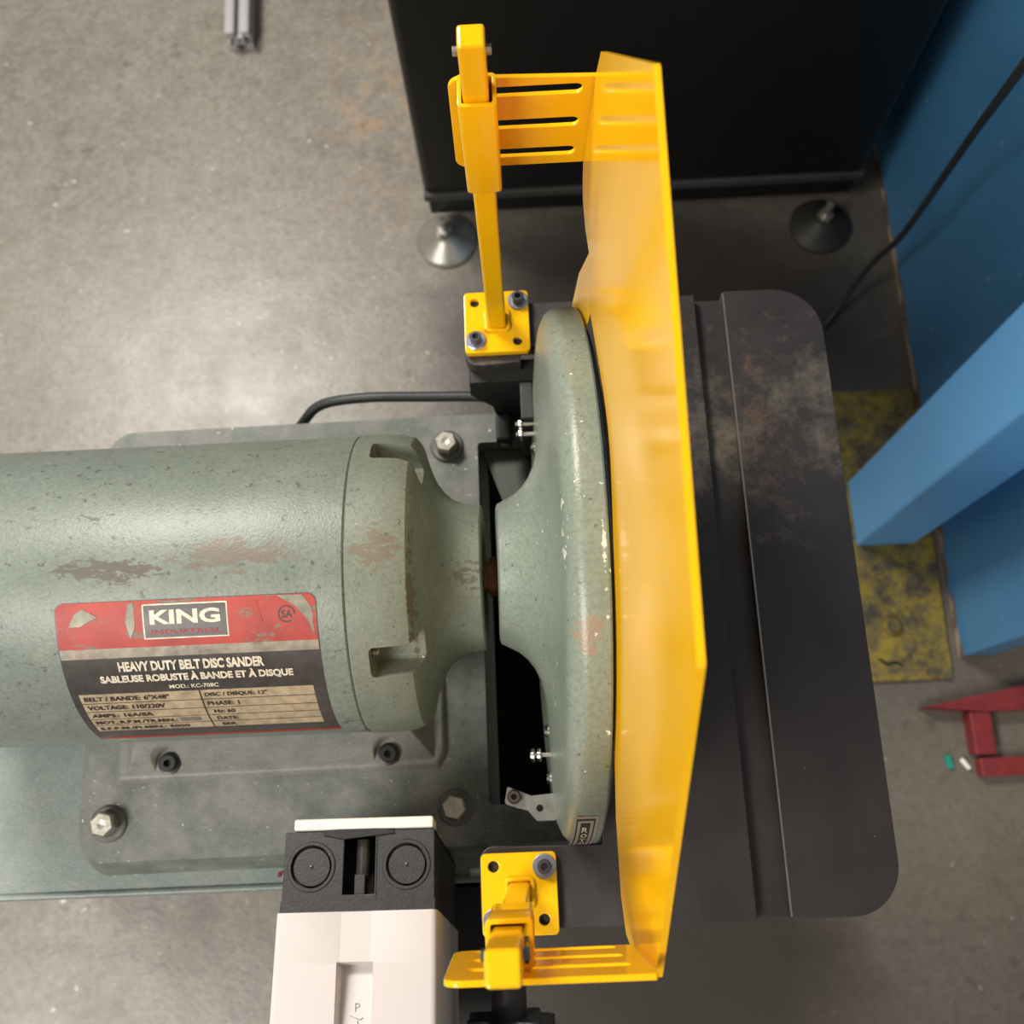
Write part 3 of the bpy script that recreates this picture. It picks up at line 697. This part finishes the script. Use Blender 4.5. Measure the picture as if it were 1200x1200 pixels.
for sx in (-.0275, .0275):
    rg = link(bx(lathe([(-.0030, .0119), (.0008, .0119), (.0008, .0135), (0, .0140), (-.0030, .0140)], (sx, .0195, 0), (0, 0, 1), 48)), 'knockout_rim', 'black_plastic', B, smooth=30)
    link(bx(lathe([(-.0035, 0), (-.0035, .0118), (-.0030, .0118), (-.0030, .0112), (-.0008, .0104), (-.0008, 0)], (sx, .0195, 0), (0, 0, 1), 48)), 'knockout', 'black_plastic', rg, smooth=30)
    link(bx(lathe([(-.0009, 0), (-.0009, .0011), (-.0002, .0009), (0, 0)], (sx, .0195, 0), (0, 0, 1), 12)), 'moulding_pip', 'gloss_black', rg, smooth=50)
link(bx(lathe(cylr(.0042, .022), (0.001, .004, -.010), (0, 1, 0), 24)), 'spindle', 'gloss_black', B, smooth=30)
link(bbox(-.0025, .0035, .0240, .0352, -.010, -.0015), 'clip', 'black_plastic', B, bev=.0004)
link(bbox(.0095, .0102, .002, .036, -.003, .0006), 'guide_rib', 'black_plastic', B)
link(bx(hplate([(-.0215, .0005), (-.012, -.0010), (.008, -.0012), (.020, .0005), (.020, .0018), (.0095, .0030), (-.009, .0048), (-.0215, .0020)], [], 0.0, .0014)), 'latch_tab', 'gloss_black', B, bev=.0003)
link(bbox(-W_-.0005, W_+.0005, .0375, .0440, -.141, .0002), 'seam_frame', 'black_plastic', B, bev=.0005)
link(bbox(-.0385, W_-.0005, -.0070, -.0006, -.016, .0022), 'back_plate', 'mauve', B, bev=.0012, label='white back plate')
# white cover with the moulded finger recess
cv = [(-W_-.0016, 0, 0)]
bm = bmesh.new()
ys = [.0440, .0455, .0700, .0712, .0900, .105, .120, .134]
xs = [-.0455, -.0452, -.0446, -.0436, -.0425, -.0105, -.0090, -.0088, .0080, .0082, .0098, .0412, .0426, .0438, .0446, .0450]
def ctop(x, y):
    z = 0.0005
    if -.0092 < x < .0085:
        z -= .0008
        if y > .0705: z -= .0105-.0065*min(1, (y-.0705)/.055)
    elif -.011 < x < .010: z -= .0002
    ex = max(-.0425-x, x-.0412, 0)
    z -= .0034*(1-math.sqrt(max(0, 1-min(1, ex/.0038)**2)))
    return z
gr = [[bm.verts.new((x, y, ctop(x, y))) for x in xs] for y in ys]
for j in range(len(ys)-1):
    for i in range(len(xs)-1): bm.faces.new((gr[j][i], gr[j][i+1], gr[j+1][i+1], gr[j+1][i]))
bt = {}
def low(v):
    if v not in bt: bt[v] = bm.verts.new((v.co.x, v.co.y, -.141))
    return bt[v]
ring = gr[0] + [r_2[-1] for r_2 in gr[1:]] + gr[-1][::-1][1:] + [r_2[0] for r_2 in gr[::-1][1:-1]]
for a, b in zip(ring, ring[1:]+ring[:1]): bm.faces.new((a, low(a), low(b), b))
bm.faces.new([low(v) for v in ring])
bmesh.ops.recalc_face_normals(bm, faces=bm.faces)
cvo = link(bx(tomesh(bm)), 'cover', 'white_plastic', B, smooth=35, label='off white moulded cover')
def pen(pts):
    return bx(tube([(x, y, ctop(x, y)+.0001) for x, y in pts], .00022, 5, 3))
for pts in ([(-.0005, .0905), (-.0003, .0945)], [(-.0006, .0906), (.0014, .0908), (.0013, .0924), (-.0004, .0926)], [(-.0035, .0965), (.0020, .0985), (.0040, .0975)], [(.0010, .099), (.0018, .1035)], [(-.003, .101), (-.0015, .1035), (-.0032, .1065), (.0005, .1075)]):
    link(pen(pts), 'pen_mark', 'capscrew', cvo)
link(join(box(-.150, -.024, -.300, -.186, -.160, -.152), box(-.150, -.024, -.1925, -.1865, -.260, -.152)), 'bracket_and_shade_plate', 'black_cast', B, bev=.001)  # holds the box; its black plate also stands in for shaded floor
# coloured wires that peep out beside the box
for (a, b, cname, lab) in (((331, 1000), (327, 996), 'paper', 'short cream wire beside the switch box'), ((333, 1022), (327, 1026), 'red', 'short red wire beside the switch box')):
    p0 = P(*a, -.118); p1 = P(b[0], b[1], -.118)
    o = link(tube([p1+Vector((0, 0, -.004)), p1, p0, p0+Vector((.02, 0, .0))], .0012, 8, 5), 'wire', 'red' if cname == 'red' else 'lab_cream', smooth=80); o['label'] = lab; o['category'] = 'wire'

# ------------------------------------------------------------------ lift the whole place so that the floor is z = 0
for o in list(COL.objects):
    if o.parent is None: o.location.z += FZ
